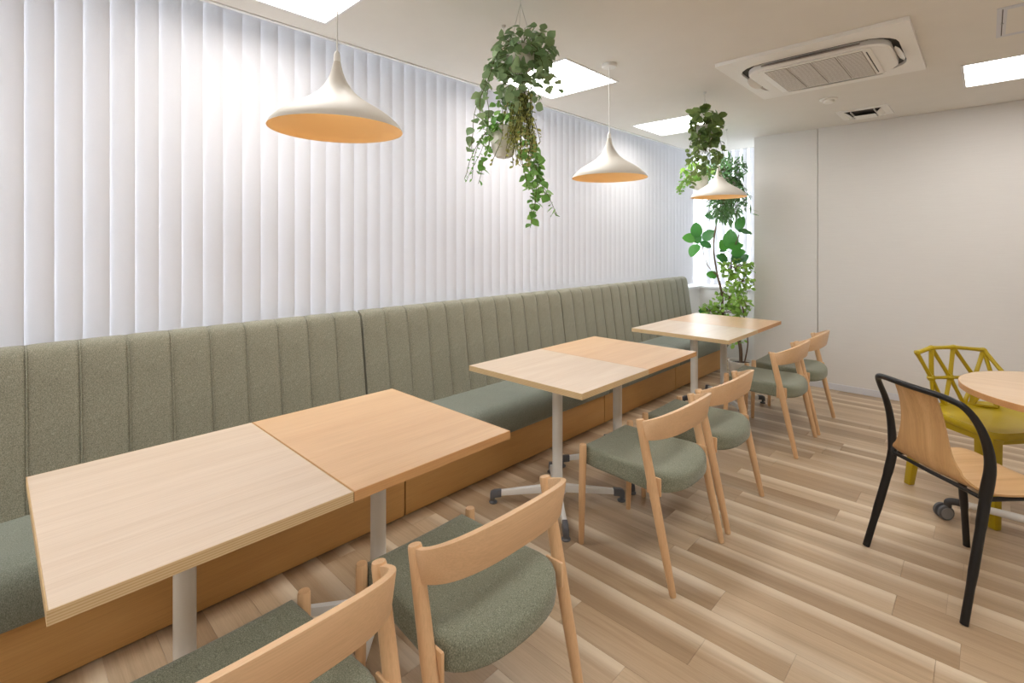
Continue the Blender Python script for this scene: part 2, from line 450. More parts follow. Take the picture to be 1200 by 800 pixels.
for (x, y), lb in zip(LIGHTS, ll):
    ceiling_light(x, y, lb)

def oct_ring(hx, hy, ch, n=5):
    out = []
    for (cx_, cy_, a0) in ((hx - ch, hy - ch, 0), (-hx + ch, hy - ch, 90), (-hx + ch, -hy + ch, 180), (hx - ch, -hy + ch, 270)):
        for i in range(n + 1):
            a = R(a0 + 90 * i / n); out.append((cx_ + ch * math.cos(a), cy_ + ch * math.sin(a)))
    return out
def ring_prism(m, outer, inner, z0, z1, mi=0):
    n = len(outer); v = [(p[0], p[1], z0) for p in outer] + [(p[0], p[1], z0) for p in inner] + [(p[0], p[1], z1) for p in outer] + [(p[0], p[1], z1) for p in inner]
    f = []
    for i in range(n):
        j = (i + 1) % n
        f += [(i, j, n + j, n + i), (2 * n + i, 3 * n + i, 3 * n + j, 2 * n + j), (i, 2 * n + i, 2 * n + j, j), (n + i, n + j, 3 * n + j, 3 * n + i)]
    return m.add(v, f, mi)
ac = thing('air_conditioner', (-0.75, 3.58, CZ), 'white four-way cassette air conditioner set in the ceiling', 'air conditioner')
H_ = 0.475
sq = [(H_ if c > 0 else -H_, H_ if s > 0 else -H_) for c, s in ((1, 1), (-1, 1), (-1, -1), (1, -1))]
def square_ring(h, n=6):
    out = []
    for (cx_, cy_) in ((h, h), (-h, h), (-h, -h), (h, -h)):
        out += [(cx_, cy_)] * n
    return out
mm = MB(); ring_prism(mm, oct_ring(H_, H_, 0.012), oct_ring(0.405, 0.34, 0.16), -0.022, -0.0005)
mm.build('panel_frame', 'plastic_white', ac, True, 30)
ring_prism(MB(), oct_ring(0.407, 0.342, 0.16), oct_ring(0.30, 0.25, 0.10), -0.006, -0.001).build('air_slot', 'slot', ac)
m = MB(); o1 = oct_ring(0.368, 0.292, 0.13)
m.rings([[(p[0], p[1], -0.008) for p in o1], [(p[0], p[1], -0.036) for p in o1], [(p[0] * .975, p[1] * .975, -0.044) for p in o1]])
ctr = m.build('centre_panel', 'plastic_white', ac, True, 35)
box('grille_frame', 'plastic_white', ac, -0.29, 0.29, -0.27, 0.27, -0.052, -0.044, 0.003)
for i in range(4):
    x0 = -0.252 + i * 0.127
    g = box('grille', 'grille', ac, x0, x0 + 0.121, -0.25, 0.25, -0.0545, -0.0522)
    mg = MB()
    for q in range(24):
        yy = -0.245 + q * 0.0208; mg.box(x0 + .004, x0 + .117, yy, yy + .006, -0.0562, -0.0546)
    mg.build('mesh_bars', 'plastic_white', g, False)['kind'] = 'stuff'
# open outlet flaps on each side and at corners
def flap(ang, tilt, w, mat='plastic_white', r=0.378, d=0.055):
    m = MB(); rs = []
    for z in (0, -0.004):
        row_ = []
        for i in range(9):
            t = -1 + 2 * i / 8; row_.append((t * w, -d * (1 - 0.55 * t * t) * 0.5, z))
        for i in range(9):
            t = 1 - 2 * i / 8; row_.append((t * w, d * (1 - 0.55 * t * t) * 0.5, z))
        rs.append(row_)
    o = m.rings(rs).build('louver', mat, ac)
    o.matrix_local = Matrix.Rotation(R(ang), 4, 'Z') @ Matrix.Translation((0, -r, -0.030)) @ Matrix.Rotation(R(tilt), 4, 'X')
flap(0, 34, 0.25, 'grille', 0.322, 0.04); flap(180, -26, 0.27, r=0.345, d=0.06); flap(90, 42, 0.12, r=0.392); flap(270, 42, 0.12, r=0.392)
for xx, yy in ((-0.27, -0.33), (0.27, -0.33), (-0.27, 0.33), (0.27, 0.33)):
    o = MB().tube([(-0.02, 0, 0), (0.02, 0, 0)], 0.007, 8).build('clip', 'chrome', ac)
    o.location = (xx, yy, -0.02)
m = MB(); m.box(0.262, 0.268, -0.22, 0.22, -0.053, -0.0521); m.build('seam_line', 'slot', ac, False)

det = thing('smoke_detector', (-0.884, 4.464, CZ), 'round white smoke detector on the ceiling between air conditioner and air vent', 'smoke detector')
MB().lathe([(0.06, 0), (0.06, -0.008), (0.052, -0.012)], 28, cap=(True, True)).build('base_plate', 'plastic_white', det)
MB().lathe([(0.04, -0.0122), (0.038, -0.026), (0.026, -0.034)], 24, cap=(True, True)).build('sensor', 'plastic_white', det)

vt = thing('air_vent', (-0.75, 5.12, CZ), 'white ceiling air vent beside the far wall', 'vent')
vw = 0.18
ring_prism(MB(), [(-vw, -vw), (vw, -vw), (vw, vw), (-vw, vw)], [(-.13, -.13), (.13, -.13), (.13, .13), (-.13, .13)], -0.008, -0.0005).build('frame', 'plastic_white', vt, False)
box('opening', 'slot', vt, -.13, .13, -.13, .13, -0.003, -0.0006)
m = MB()
m.add([(-.13, -.13, -.006), (.13, -.13, -.006), (.06, .02, -.012), (-.06, .02, -.012)], [(0, 1, 2, 3)])
box('deflector', 'plastic_white', vt, -.075, .075, -.02, .12, -0.030, -0.026)
for s in (-1, 1):
    MB().add([(s * .13, -.12, -.006), (s * .13, .12, -.006), (s * .09, .10, -.028), (s * .09, -.06, -.028)], [(0, 1, 2, 3)]).add([(s * .128, -.12, -.004), (s * .128, .12, -.004), (s * .088, .10, -.026), (s * .088, -.06, -.026)], [(3, 2, 1, 0)]).build('vane', 'plastic_white', vt, False)
MB().box(-.13, .13, .115, .13, -.022, -.004).box(-.082, -.078, -.13, .13, -.02, -.004).box(.078, .082, -.13, .13, -.02, -.004).build('divider', 'plastic_white', vt, False)

hx = thing('ceiling_hatch', (0.265, 3.535, CZ), 'square ceiling access hatch with aluminium frame', 'hatch')
hw = 0.23
ring_prism(MB(), [(-hw, -hw), (hw, -hw), (hw, hw), (-hw, hw)], [(-hw + .018, -hw + .018), (hw - .018, -hw + .018), (hw - .018, hw - .018), (-hw + .018, hw - .018)], -0.004, -0.0005).build('outer_frame', 'baseboard', hx, False)
ring_prism(MB(), [(-hw + .022, -hw + .022), (hw - .022, -hw + .022), (hw - .022, hw - .022), (-hw + .022, hw - .022)], [(-hw + .036, -hw + .036), (hw - .036, -hw + .036), (hw - .036, hw - .036), (-hw + .036, hw - .036)], -0.004, -0.0005).build('door_frame', 'baseboard', hx, False)
box('hatch_door', 'ceiling', hx, -hw + .036, hw - .036, -hw + .036, hw - .036, -0.0035, -0.0006)
ring_prism(MB(), [(-hw + .018, -hw + .018), (hw - .018, -hw + .018), (hw - .018, hw - .018), (-hw + .018, hw - .018)], [(-hw + .022, -hw + .022), (hw - .022, -hw + .022), (hw - .022, hw - .022), (-hw + .022, hw - .022)], -0.002, -0.0005).build('gap_line', 'slot', hx, False)
box('latch', 'chrome', hx, -hw + .015, -hw + .026, -0.006, 0.006, -0.007, -0.0041)

# ------------------------------------------------------------------ banquette
BX0, BXB = -2.085, -2.63
def lean(z): return -2.478 - (z - 0.42) * 0.141
def channel_mesh(w):
    m = MB(); rs = []
    zs = [0.40, 0.45, 0.55, 0.65, 0.75, 0.85, 0.92, 0.955, 0.978, 0.992, 1.000, 1.003]
    dx = [0, 0, 0, 0, 0, 0, 0, -0.003, -0.010, -0.022, -0.040, -0.062]
    N = 11
    for z, d in zip(zs, dx):
        r_ = []
        for i in range(N):
            t = -1 + 2 * i / (N - 1)
            puff = 0.0085 * (1 - abs(t) ** 9) - 0.005
            zz = z + (0.004 * (1 - abs(t) ** 7) - 0.004 if d < -0.005 else 0)
            r_.append((lean(min(z, 0.96)) + d + puff + 0.1 * 0, t * (w / 2 - 0.0006), zz))
        rs.append(r_)
    # ring closed with a back face line
    rs2 = [r_ + [(-2.612, w / 2 - .0006, r_[0][2]), (-2.612, -w / 2 + .0006, r_[0][2])] for r_ in rs]
    return m.rings(rs2).mesh('channel', 'bench_fabric', True, 50)
def seat_prof(l):
    pr = [(-2.615, 0.238), (-2.10, 0.236), (-2.088, 0.240), (-2.081, 0.252), (-2.078, 0.29), (-2.080, 0.34), (-2.087, 0.375), (-2.103, 0.402), (-2.13, 0.417), (-2.18, 0.423), (-2.30, 0.422), (-2.42, 0.418), (-2.50, 0.412), (-2.615, 0.41)]
    m = MB(); rs = []
    for t, k_ in ((-0.5, 0.985), (-0.497, 0.996), (-0.49, 1.0), (-0.2, 1.0), (0.2, 1.0), (0.49, 1.0), (0.497, 0.996), (0.5, 0.985)):
        yy = t * l
        if abs(t) > 0.4: yy = math.copysign(l / 2 - (0.5 - abs(t)) * 1.2 - 0.0008, t)
        rs.append([(-2.35 + (px - -2.35) * k_, yy, 0.33 + (pz - 0.33) * k_) for px, pz in pr])
    return m.rings(rs).mesh('seat', 'seat_fabric', True, 50)
units = [(-0.365, 1.45, 12, 'long sage green ribbed bench section at the end farthest from the potted tree'),
         (1.45, 3.265, 12, 'long sage green ribbed bench section behind the middle pair of tables'),
         (3.265, 4.475, 8, 'short sage green ribbed bench section, second from the potted tree'),
         (4.475, 5.685, 8, 'short sage green ribbed bench section at the end next to the potted tree')]
for y0, y1, n, lb in units:
    l = y1 - y0; yc = (y0 + y1) / 2
    t = thing('bench', (0, yc, 0), lb, 'bench', 'upholstered bench sections')
    bk = box('backrest', 'bench_fabric', t, -2.622, -2.613, -l / 2 + .003, l / 2 - .003, 0.06, 0.99)
    w = (l - 0.012) / n; cme = channel_mesh(w)
    for i in range(n): link('channel', cme, bk, (0, -l / 2 + 0.006 + w * (i + .5), 0))
    for i in range(1, n):
        zz = [0.42, 0.6, 0.8, 0.94, 0.965, 0.984, 0.996, 1.0]; dd = [0, 0, 0, 0, -0.004, -0.014, -0.034, -0.055]
        MB().tube([(lean(min(z, 0.96)) + d - 0.0015, -l / 2 + 0.006 + w * i, z - .001) for z, d in zip(zz, dd)], 0.0032, 6).build('welt', 'bench_fabric', bk)
    link('seat', seat_prof(l), t)
    bs = box('base', 'slot', t, -2.60, -2.150, -l / 2 + .002, l / 2 - .002, 0.0, 0.232)
    box('front_board', 'base_wood', bs, -2.149, -2.130, -l / 2 + .004, l / 2 - .004, 0.008, 0.234, 0.0015, 1)

# ------------------------------------------------------------------ cafe tables
TH = 0.72
def make_table(top, edge):
    t = thing('cafe_table', (0, 0, 0), '', 'table', 'square cafe tables')
    hx_, hy_ = 0.375, 0.30
    box('tabletop', top, t, -hx_ + .0025, hx_ - .0025, -hy_ + .0025, hy_ - .0025, TH - 0.028, TH, 0.0006, 1)
    m = MB()
    o_ = [(-hx_, -hy_), (hx_, -hy_), (hx_, hy_), (-hx_, hy_)]
    i_ = [(-hx_ + .0025, -hy_ + .0025), (hx_ - .0025, -hy_ + .0025), (hx_ - .0025, hy_ - .0025), (-hx_ + .0025, hy_ - .0025)]
    ring_prism(m, o_, i_, TH - 0.0278, TH - 0.0004).build('edge_band', edge, t, False)
    mp = box('mounting_plate', 'dark_plastic', t, -0.20, 0.20, -0.05, 0.05, TH - 0.046, TH - 0.0281, 0.003, 1)
    MB().tube([(0.09, 0.055, TH - .04), (0.09, 0.13, TH - .045)], 0.006, 8).build('flip_lever', 'dark_plastic', mp)
    MB().lathe([(0.0275, 0.075), (0.0275, TH - 0.046)], 24, cap=(True, True)).build('column', 'white', t)
    MB().lathe([(0.044, 0.052), (0.046, 0.058), (0.046, 0.094), (0.042, 0.1)], 24, cap=(True, True)).build('hub', 'white', t)
    for q in range(4):
        a = R(45 + 90 * q)
        d = Vector((math.cos(a), math.sin(a), 0)); n_ = Vector((-d.y, d.x, 0))
        def sec(r, z0, z1, w): return [d * r - n_ * w + Vector((0, 0, z0)), d * r + n_ * w + Vector((0, 0, z0)), d * r + n_ * w * .75 + Vector((0, 0, z1)), d * r - n_ * w * .75 + Vector((0, 0, z1))]
        lg = MB().rings([sec(0.035, 0.056, 0.096, 0.017), sec(0.31, 0.040, 0.066, 0.014)]).bm_bevel(0.003).build('leg', 'white', t)
        MB().rings([sec(0.301, 0.034, 0.071, 0.0165), sec(0.339, 0.030, 0.068, 0.0165), sec(0.357, 0.018, 0.060, 0.0150), sec(0.361, 0.018, 0.05, 0.013)]).bm_bevel(0.003).build('end_cap', 'grey_plastic', lg)
        p = d * 0.345
        MB().lathe([(0.021, 0.0), (0.022, 0.006), (0.015, 0.011), (0.009, 0.013), (0.009, 0.03)], 18, (p.x, p.y, 0), (True, True)).build('foot_pad', 'grey_plastic', lg)
    return t
ta = make_table('table_pale', 'edge_pale'); tb = make_table('table_tan', 'edge_tan')
spots = [(-1.598, 0.37, -1.598, 0.972), (-1.668, 2.102, -1.668, 2.702), (-1.655, 3.797, -1.655, 4.397)]
tn = ['in the pair farthest from the potted tree', 'in the middle pair', 'in the pair nearest the potted tree']
tm = ['in the pair farthest from the potted tree', 'in the middle pair', 'in the pair nearest the potted tree']
for i, (xa, ya, xb, yb) in enumerate(spots):
    A = ta if i == 0 else copy_tree(ta); B = tb if i == 0 else copy_tree(tb)
    A.location = (xa, ya, 0); B.location = (xb, yb, 0)
    A['label'] = 'pale oak cafe table with white column leg ' + tn[i]
    B['label'] = 'tan oak cafe table with white column leg ' + tm[i]

# ------------------------------------------------------------------ wooden chairs (local x runs to the back, y across)
def make_chair():
    t = thing('wooden_chair', (0, 0, 0), '', 'chair', 'beech chairs at the cafe tables')
    FW, RW = 0.208, 0.246
    for s in (-1, 1):
        MB().tube([(-0.004, s * FW, 0.0), (-0.003, s * FW, 0.006), (0.002, s * FW, 0.25), (0.006, s * FW, 0.40), (0.007, s * FW, 0.455), (0.007, s * FW, 0.461)], [0.0105, 0.0125, 0.0160, 0.0175, 0.0165, 0.0145], 16).build('leg', 'beech', t)
        def ru(z): return 0.463 - 0.2225 * z
        zz = [0.0, 0.006, 0.20, 0.42, 0.56, 0.653, 0.659]
        MB().tube([(ru(z), s * (RW - 0.004 * z), z) for z in zz], [0.0115, 0.0135, 0.0175, 0.0195, 0.0185, 0.0175, 0.0155], 16).build('leg', 'beech', t)
        box('side_bracket', 'beech', t, 0.338, 0.402, s * 0.2245 - 0.0055, s * 0.2245 + 0.0055, 0.360, 0.435, 0.005)
    # bent rail
    m = MB(); rs = []; N = 48
    for i in range(N + 1):
        a = math.pi * i / N; c_, s_ = math.cos(a), math.sin(a)
        sg = lambda v, p: math.copysign(abs(v) ** p, v)
        v = -0.243 * sg(c_, 0.72); b = abs(s_) ** 0.78
        # plan
        ct = Vector((0.322 + 0.122 * b, v, 0))
        rs.append((ct, b))
    rings_ = []
    for i, (ct, b) in enumerate(rs):
        p0 = rs[max(i - 1, 0)][0]; p1 = rs[min(i + 1, N)][0]; tg = (p1 - p0).normalized()
        nrm = Vector((tg.y, -tg.x, 0))     # outward (back)
        zt = 0.655 + 0.060 * b ** 1.3; zb = 0.576 + 0.024 * b
        th = 0.0075
        top = ct + nrm * (0.016 * b); bot = ct - nrm * (0.006 * b)
        sec = []
        for (q, o) in ((0, -1), (0.03, -1.15), (0.5, -1.15), (0.97, -1.15), (1, -1), (1, 1), (0.97, 1.15), (0.5, 1.15), (0.03, 1.15), (0, 1)):
            c0 = bot.lerp(top, q) + nrm * (o * th); sec.append((c0.x, c0.y, zb + (zt - zb) * q))
        rings_.append(sec)
    m.rings(rings_).build('backrest', 'beech_rail', t, True, 60)
    # seat
    out = []
    for i in range(9): out.append((-0.012 - 0.004 * math.sin(math.pi * i / 8), -0.186 + 0.372 * i / 8))
    for i in range(1, 7): out.append((0.000 + 0.055 * i, 0.190 + 0.024 * (i / 6)))
    for i in range(1, 18):
        a = math.pi * i / 18
        out.append((0.33 + 0.128 * math.sin(a) ** 0.85, 0.214 * math.copysign(abs(math.cos(a)) ** 0.8, math.cos(a))))
    for i in range(6, 0, -1): out.append((0.000 + 0.055 * i, -0.190 - 0.024 * (i / 6)))
    c0 = (0.20, 0.0)
    def ztop(u, v):
        q = max(0, min(1, u / 0.45))
        z = 0.452 - 0.016 * math.sin(math.pi * q) * (1 - (v / 0.25) ** 2) + 0.0 * q - 0.006 * (1 - (v / 0.19) ** 2) * (1 - q)
        if u > 0.34: z -= 0.030 * ((u - 0.34) / 0.12) ** 2
        return z
    m = MB(); rs = []
    def ring(k_, zf): return [(c0[0] + (u - c0[0]) * k_, c0[1] + (v - c0[1]) * k_, zf(u, v, c0[0] + (u - c0[0]) * k_, c0[1] + (v - c0[1]) * k_)) for u, v in out]
    zb_ = lambda u, v, a, b: 0.362 + (0.006 if u < 0 else 0)
    rs.append(ring(0.06, lambda *q: 0.366)); rs.append(ring(0.9, lambda *q: 0.366)); rs.append(ring(0.975, zb_)); rs.append(ring(0.993, lambda u, v, a, b: 0.366))
    rs.append(ring(1.0, lambda u, v, a, b: 0.378))
    for q in (0.25, 0.5, 0.75): rs.append(ring(1.0, lambda u, v, a, b, q=q: 0.378 + (ztop(u, v) - 0.022 - 0.378) * q))
    rs.append(ring(0.997, lambda u, v, a, b: ztop(u, v) - 0.016)); rs.append(ring(0.985, lambda u, v, a, b: ztop(a, b) - 0.0095)); rs.append(ring(0.965, lambda u, v, a, b: ztop(a, b) - 0.005))
    rs.append(ring(0.935, lambda u, v, a, b: ztop(a, b) - 0.002))
    for k_ in (0.90, 0.82, 0.72, 0.58, 0.42, 0.25, 0.1): rs.append(ring(k_, lambda u, v, a, b: ztop(a, b)))
    m.rings(rs).build('seat', 'chair_fabric', t, True, 60)
    return t
ch = make_chair()
cs = [(-1.318, 0.367, 0), (-1.312, 0.948, 0.0), (-1.352, 2.092, 0), (-1.356, 2.676, 0), (-1.352, 3.835, 0), (-1.345, 4.390, 0)]
cl = ['at the pale table farthest from the potted tree', 'at the tan table farthest from the potted tree',
      'at the pale table of the middle pair', 'at the tan table of the middle pair',
      'at the pale table nearest the potted tree', 'at the tan table nearest the potted tree']
for i, (x, y, a) in enumerate(cs):
    c_ = ch if i == 0 else copy_tree(ch)
    c_.location = (x, y, 0); c_.rotation_euler = (0, 0, R(a)); c_['label'] = 'beech chair with sage green seat ' + cl[i]

# ------------------------------------------------------------------ black and oak armchair (local x forward, y towards the second rear leg)
bc = thing('armchair', (-0.2305, 2.607, 0), 'black armchair with bent oak plywood seat and back at the round table', 'chair', None, math.atan2(0.7187, 0.6954))
def P(f_, s_, z): return (f_, -s_, z)
loop = []
half = [(-0.006, 0.0, 0.801), (-0.005, 0.06, 0.801), (0.001, 0.12, 0.800), (0.012, 0.17, 0.794), (0.030, 0.205, 0.778), (0.055, 0.222, 0.740), (0.082, 0.228, 0.685), (0.102, 0.229, 0.620), (0.110, 0.226, 0.555), (0.108, 0.218, 0.49), (0.104, 0.212, 0.44)]
pts = [(a, -b, c_) for a, b, c_ in half[::-1]] + half[1:]
sp = spline([P(*p) for p in pts], 5)
nn = len(sp)
rads = []
for p in sp:
    q = max(0, min(1, (0.80 - p.z) / 0.30)); rads.append(0.0105 + 0.0065 * q)
MB().tube(sp, rads, 12, flat=1.15).build('arm_frame', 'black_plastic', bc)
for s in (-1, 1):
    MB().tube(spline([P(0.108, s * .215, 0.47), P(0.100, s * .213, 0.41), P(0.068, s * .220, 0.27), P(0.0, s * .237, 0.0)], 6), [0.0175] * 4 + [0.019] * 6 + [0.017] * 5 + [0.0145] * 4, 12, flat=0.9).build('leg', 'black_plastic', bc)
    MB().tube(spline([P(0.40, s * .195, 0.425), P(0.415, s * .20, 0.36), P(0.435, s * .206, 0.2), P(0.457, s * .215, 0.0)], 6), [0.018] * 7 + [0.016] * 6 + [0.0135] * 6, 12, flat=0.9).build('leg', 'black_plastic', bc)
    MB().tube([P(0.104, s * .207, 0.437), P(0.25, s * .203, 0.433), P(0.40, s * .195, 0.432)], [0.010, 0.008, 0.010], 10, flat=0.9).build('side_rail', 'black_plastic', bc)
MB().tube([P(0.100, -.205, 0.440), P(0.088, -.1, 0.447), P(0.086, 0, 0.446), P(0.088, .1, 0.447), P(0.100, .205, 0.440)], 0.008, 10).build('cross_rail', 'black_plastic', bc)
MB().tube([P(0.40, -.19, 0.42), P(0.40, .19, 0.42)], 0.012, 10).build('cross_rail', 'black_plastic', bc)
# plywood shell: back sheet flowing into the seat
prof = [(0.000, 0.797, 0.098), (0.018, 0.75, 0.098), (0.032, 0.70, 0.100), (0.041, 0.65, 0.105), (0.045, 0.60, 0.113), (0.048, 0.55, 0.128), (0.056, 0.51, 0.150), (0.074, 0.475, 0.181), (0.104, 0.453, 0.199), (0.145, 0.444, 0.206), (0.20, 0.440, 0.212), (0.28, 0.440, 0.214), (0.36, 0.442, 0.212), (0.42, 0.442, 0.205), (0.45, 0.436, 0.185), (0.458, 0.432, 0.150)]
def shell(i0, i1, name, mat):
    m = MB(); rings_ = []
    pr = spline([(a, b, c_) for a, b, c_ in prof[i0:i1]], 3)
    for i, p in enumerate(pr):
        q0 = pr[max(i - 1, 0)]; q1 = pr[min(i + 1, len(pr) - 1)]
        tx, tz = q1.x - q0.x, q1.y - q0.y; l_ = math.hypot(tx, tz); nx, nz = -tz / l_, tx / l_     # up/forward side
        top = []; bot = []
        for j in range(13):
            t_ = -1 + 2 * j / 12
            dish = 0.016 * t_ * t_ * (1.0 if p.y > 0.5 else 0.55)
            o = Vector((p.x + nx * dish, -t_ * p.z, p.y + nz * dish))
            top.append((o.x + nx * .004, o.y, o.z + nz * .004)); bot.append((o.x - nx * .004, o.y, o.z - nz * .004))
        rings_.append(top + bot[::-1])
    return m.rings(rings_).build(name, mat, bc, True, 50)
shell(0, 9, 'backrest', 'oak_ply'); shell(8, 16, 'seat', 'oak_seat')

# ------------------------------------------------------------------ round table on castors
rt = thing('round_table', (0.352, 3.30, 0), 'round oak meeting table on castors beside the black armchair', 'table')
rtr = 0.455
MB().lathe([(rtr - .003, TH - .0275), (rtr - .0025, TH - .0002), (rtr - .004, TH)], 72, cap=(True, True)).build('tabletop', 'round_top', rt, True, 30)
MB().lathe([(rtr - .003, TH - .0285), (rtr, TH - .0270), (rtr, TH - .0015), (rtr - .0022, TH)], 72).build('edge_band', 'edge_tan', rt, True, 30)
MB().lathe([(0.03, 0.12), (0.03, TH - .05)], 24, cap=(True, True)).build('column', 'white', rt)
MB().lathe([(0.05, 0.085), (0.05, 0.135), (0.035, 0.145)], 24, cap=(True, True)).build('hub', 'white', rt)
for q in range(4):
    a = R(178.0 + 90 * q); d = Vector((math.cos(a), math.sin(a), 0)); n_ = Vector((-d.y, d.x, 0))
    MB().tube([d * 0.06 + Vector((0, 0, TH - .042)), d * 0.28 + Vector((0, 0, TH - .046)), d * 0.40 + Vector((0, 0, TH - .036))], [0.016, 0.014, 0.010], 8, flat=0.8).build('support_arm', 'black_plastic', rt)
    lg = MB().tube([d * 0.04 + Vector((0, 0, 0.11)), d * 0.30 + Vector((0, 0, 0.105)), d * 0.445 + Vector((0, 0, 0.098))], [0.019, 0.017, 0.015], 12).build('leg', 'white', rt)
    MB().tube(spline([d * 0.438 + Vector((0, 0, 0.0985)), d * 0.47 + Vector((0, 0, 0.098)), d * 0.492 + Vector((0, 0, 0.088)), d * 0.495 + Vector((0, 0, 0.066))], 5), [0.017] * 12 + [0.016] * 4, 12).build('corner_sleeve', 'dark_plastic', lg)
    c0 = d * 0.510
    w = Vector((math.cos(R(-52)), math.sin(R(-52)), 0))
    for s in (-1, 1):
        b0 = c0 + w * (s * 0.007) + Vector((0, 0, 0.036)); b1 = c0 + w * (s * 0.024) + Vector((0, 0, 0.036))
        MB().tube([b0, b0.lerp(b1, .12), b0.lerp(b1, .85), b1], [0.033, 0.036, 0.036, 0.032], 24, up=(0, 0, 1)).build('castor_wheel', 'grey_plastic', lg)
        MB().tube([b1, b1 + w * (s * 0.0015)], [0.028, 0.027], 20).build('castor_cap', 'caster_grey', lg)
    MB().tube([d * 0.495 + Vector((0, 0, 0.068)), c0 + Vector((0, 0, 0.050))], [0.014, 0.006], 10).build('castor_fork', 'chrome', lg)

# ------------------------------------------------------------------ mustard lattice chair (local x forward, y to the chair's left side)
ang = math.atan2(-0.64, 0.77)
yc_ = thing('lattice_chair', (-0.313 + 0.64 * 0.225, 3.657 + 0.77 * 0.225, 0), 'mustard yellow plastic chair with openwork triangle back behind the round table', 'chair', None, ang)
hw_ = 0.225
Tn = {'T0': (.035, -.228, .765), 'T1': (.02, -.12, .787), 'T2': (.018, .022, .787), 'T3': (.025, .212, .768), 'T4': (.12, .24, .64),
      'M0': (.035, -.137, .62), 'M1': (.028, -.01, .617), 'M2': (.03, .147, .612), 'M3': (.075, .212, .61),
      'B0': (.042, -.128, .462), 'B1': (.037, -.055, .462), 'B2': (.037, .07, .462), 'B3': (.042, .115, .462), 'B4': (.10, .205, .462)}
bars = [('T0', 'T1'), ('T1', 'T2'), ('T2', 'T3'), ('T3', 'T4'), ('T0', 'M0'), ('T1', 'M0'), ('T1', 'M1'), ('T2', 'M1'), ('T2', 'M2'), ('T3', 'M2'), ('T3', 'M3'), ('M0', 'M1'), ('M1', 'M2'), ('M2', 'M3'), ('M3', 'T4'),
        ('M0', 'B0'), ('M0', 'B1'), ('M1', 'B1'), ('M1', 'B2'), ('M2', 'B2'), ('M2', 'B3'), ('M3', 'B3'), ('M3', 'B4'), ('T4', 'B4'), ('B0', 'B1'), ('B1', 'B2'), ('B2', 'B3'), ('B3', 'B4')]
for a, b in bars:
    pa, pb = Vector(Tn[a]), Vector(Tn[b]); rim = a[0] == 'T' and b[0] == 'T'
    r0 = 0.0145 if rim else 0.0125
    MB().tube([pa.lerp(pb, q) for q in (0, .12, .5, .88, 1)], [r0 * 1.25, r0, r0 * .9, r0, r0 * 1.25], 8, flat=0.8).build('top_rail' if rim else 'lattice_bar', 'yellow', yc_)
for k_, p in Tn.items():
    r_ = 0.022 if k_[0] == 'M' else 0.0135
    MB().lathe([(0.001, -r_), (r_ * .7, -r_ * .7), (r_, 0), (r_ * .7, r_ * .7), (0.001, r_)], 12, p).build('node', 'yellow', yc_)
# seat: slightly dished slab with folded rim
sp_ = oct_ring(0.218, hw_ + 0.013, 0.06, 5)
m = MB(); rs = []
for k_, z in ((0.2, 0.428), (0.92, 0.428), (0.97, 0.425), (1.0, 0.432), (1.0, 0.455), (0.985, 0.462), (0.95, 0.460), (0.8, 0.452), (0.5, 0.446), (0.1, 0.444)):
    rs.append([(0.243 + p[0] * k_, p[1] * k_, z + (0.012 if p[0] < -0.1 and k_ > .9 else 0)) for p in sp_])
m.rings(rs).build('seat', 'yellow', yc_, True, 50)
for (x0, y0, fx, fy) in ((0.03, -1, -0.01, -0.232), (0.03, 1, -0.01, 0.232), (0.405, -1, 0.448, -0.232), (0.405, 1, 0.448, 0.232)):
    yt = y0 * 0.195
    def sq_(x, y, z, w, d): return [(x - w, y - d, z), (x + w, y - d, z), (x + w, y + d, z), (x - w, y + d, z)]
    MB().rings([sq_(fx, fy, 0, .018, .018), sq_((fx + x0) / 2, (fy + yt) / 2, 0.22, .023, .023), sq_(x0, yt, 0.40, .029, .029), sq_(x0, yt, 0.43, .036, .036)]).bm_bevel(0.005).build('leg', 'yellow', yc_)
for s in (-1, 1):
    box('apron', 'yellow', yc_, 0.05, 0.385, s * .205 - .008, s * .205 + .008, 0.392, 0.429, 0.004)
box('apron', 'yellow', yc_, 0.408, 0.424, -.18, .18, 0.392, 0.429, 0.004)

# ------------------------------------------------------------------ pendant lamps
def make_pendant():
    t = thing('pendant_lamp', (0, 0, CZ), '', 'pendant lamp', 'enamel pendant lamps over the tables')
    z0 = 1.792 - CZ
    MB().lathe([(0.006, -0.0225), (0.040, -0.022), (0.045, -0.016), (0.045, -0.0005)], 32, cap=(True, True)).build('ceiling_rose', 'white', t)
    MB().tube([(0, 0, -0.022), (0, 0, z0 + 0.27)], 0.003, 8).build('cord', 'white', t)
    MB().lathe([(0.003, 0.285), (0.007, 0.283), (0.0115, 0.272), (0.0125, 0.256), (0.0125, 0.246)], 20, (0, 0, z0), (True, True)).build('cord_grip', 'white', t)
    pr = spline([(0.2315, 0.0, 0), (0.222, 0.018, 0), (0.198, 0.042, 0), (0.166, 0.066, 0), (0.128, 0.089, 0), (0.092, 0.112, 0), (0.060, 0.140, 0), (0.036, 0.174, 0), (0.021, 0.210, 0), (0.0125, 0.247, 0)], 4)
    sh = MB().lathe([(p.x, p.y) for p in pr], 64, (0, 0, z0)).build('shade', 'shade_out', t)
    pi = [(p.x - 0.0018, p.y + 0.0002) for p in pr[:-6]]
    MB().lathe([(0.2315, 0.0)] + pi, 64, (0, 0, z0), (False, True)).build('lining', 'shade_in', sh)
    MB().lathe([(0.002, 0.082), (0.014, 0.085), (0.021, 0.098), (0.018, 0.114), (0.010, 0.125)], 20, (0, 0, z0), (True, True)).build('bulb', 'bulb', t)  # unseen bulb up inside the shade, put in to brighten the lining
    MB().lathe([(0.012, 0.125), (0.012, 0.150)], 16, (0, 0, z0), (True, True)).build('socket', 'white', t)
    return t
pl = make_pendant()
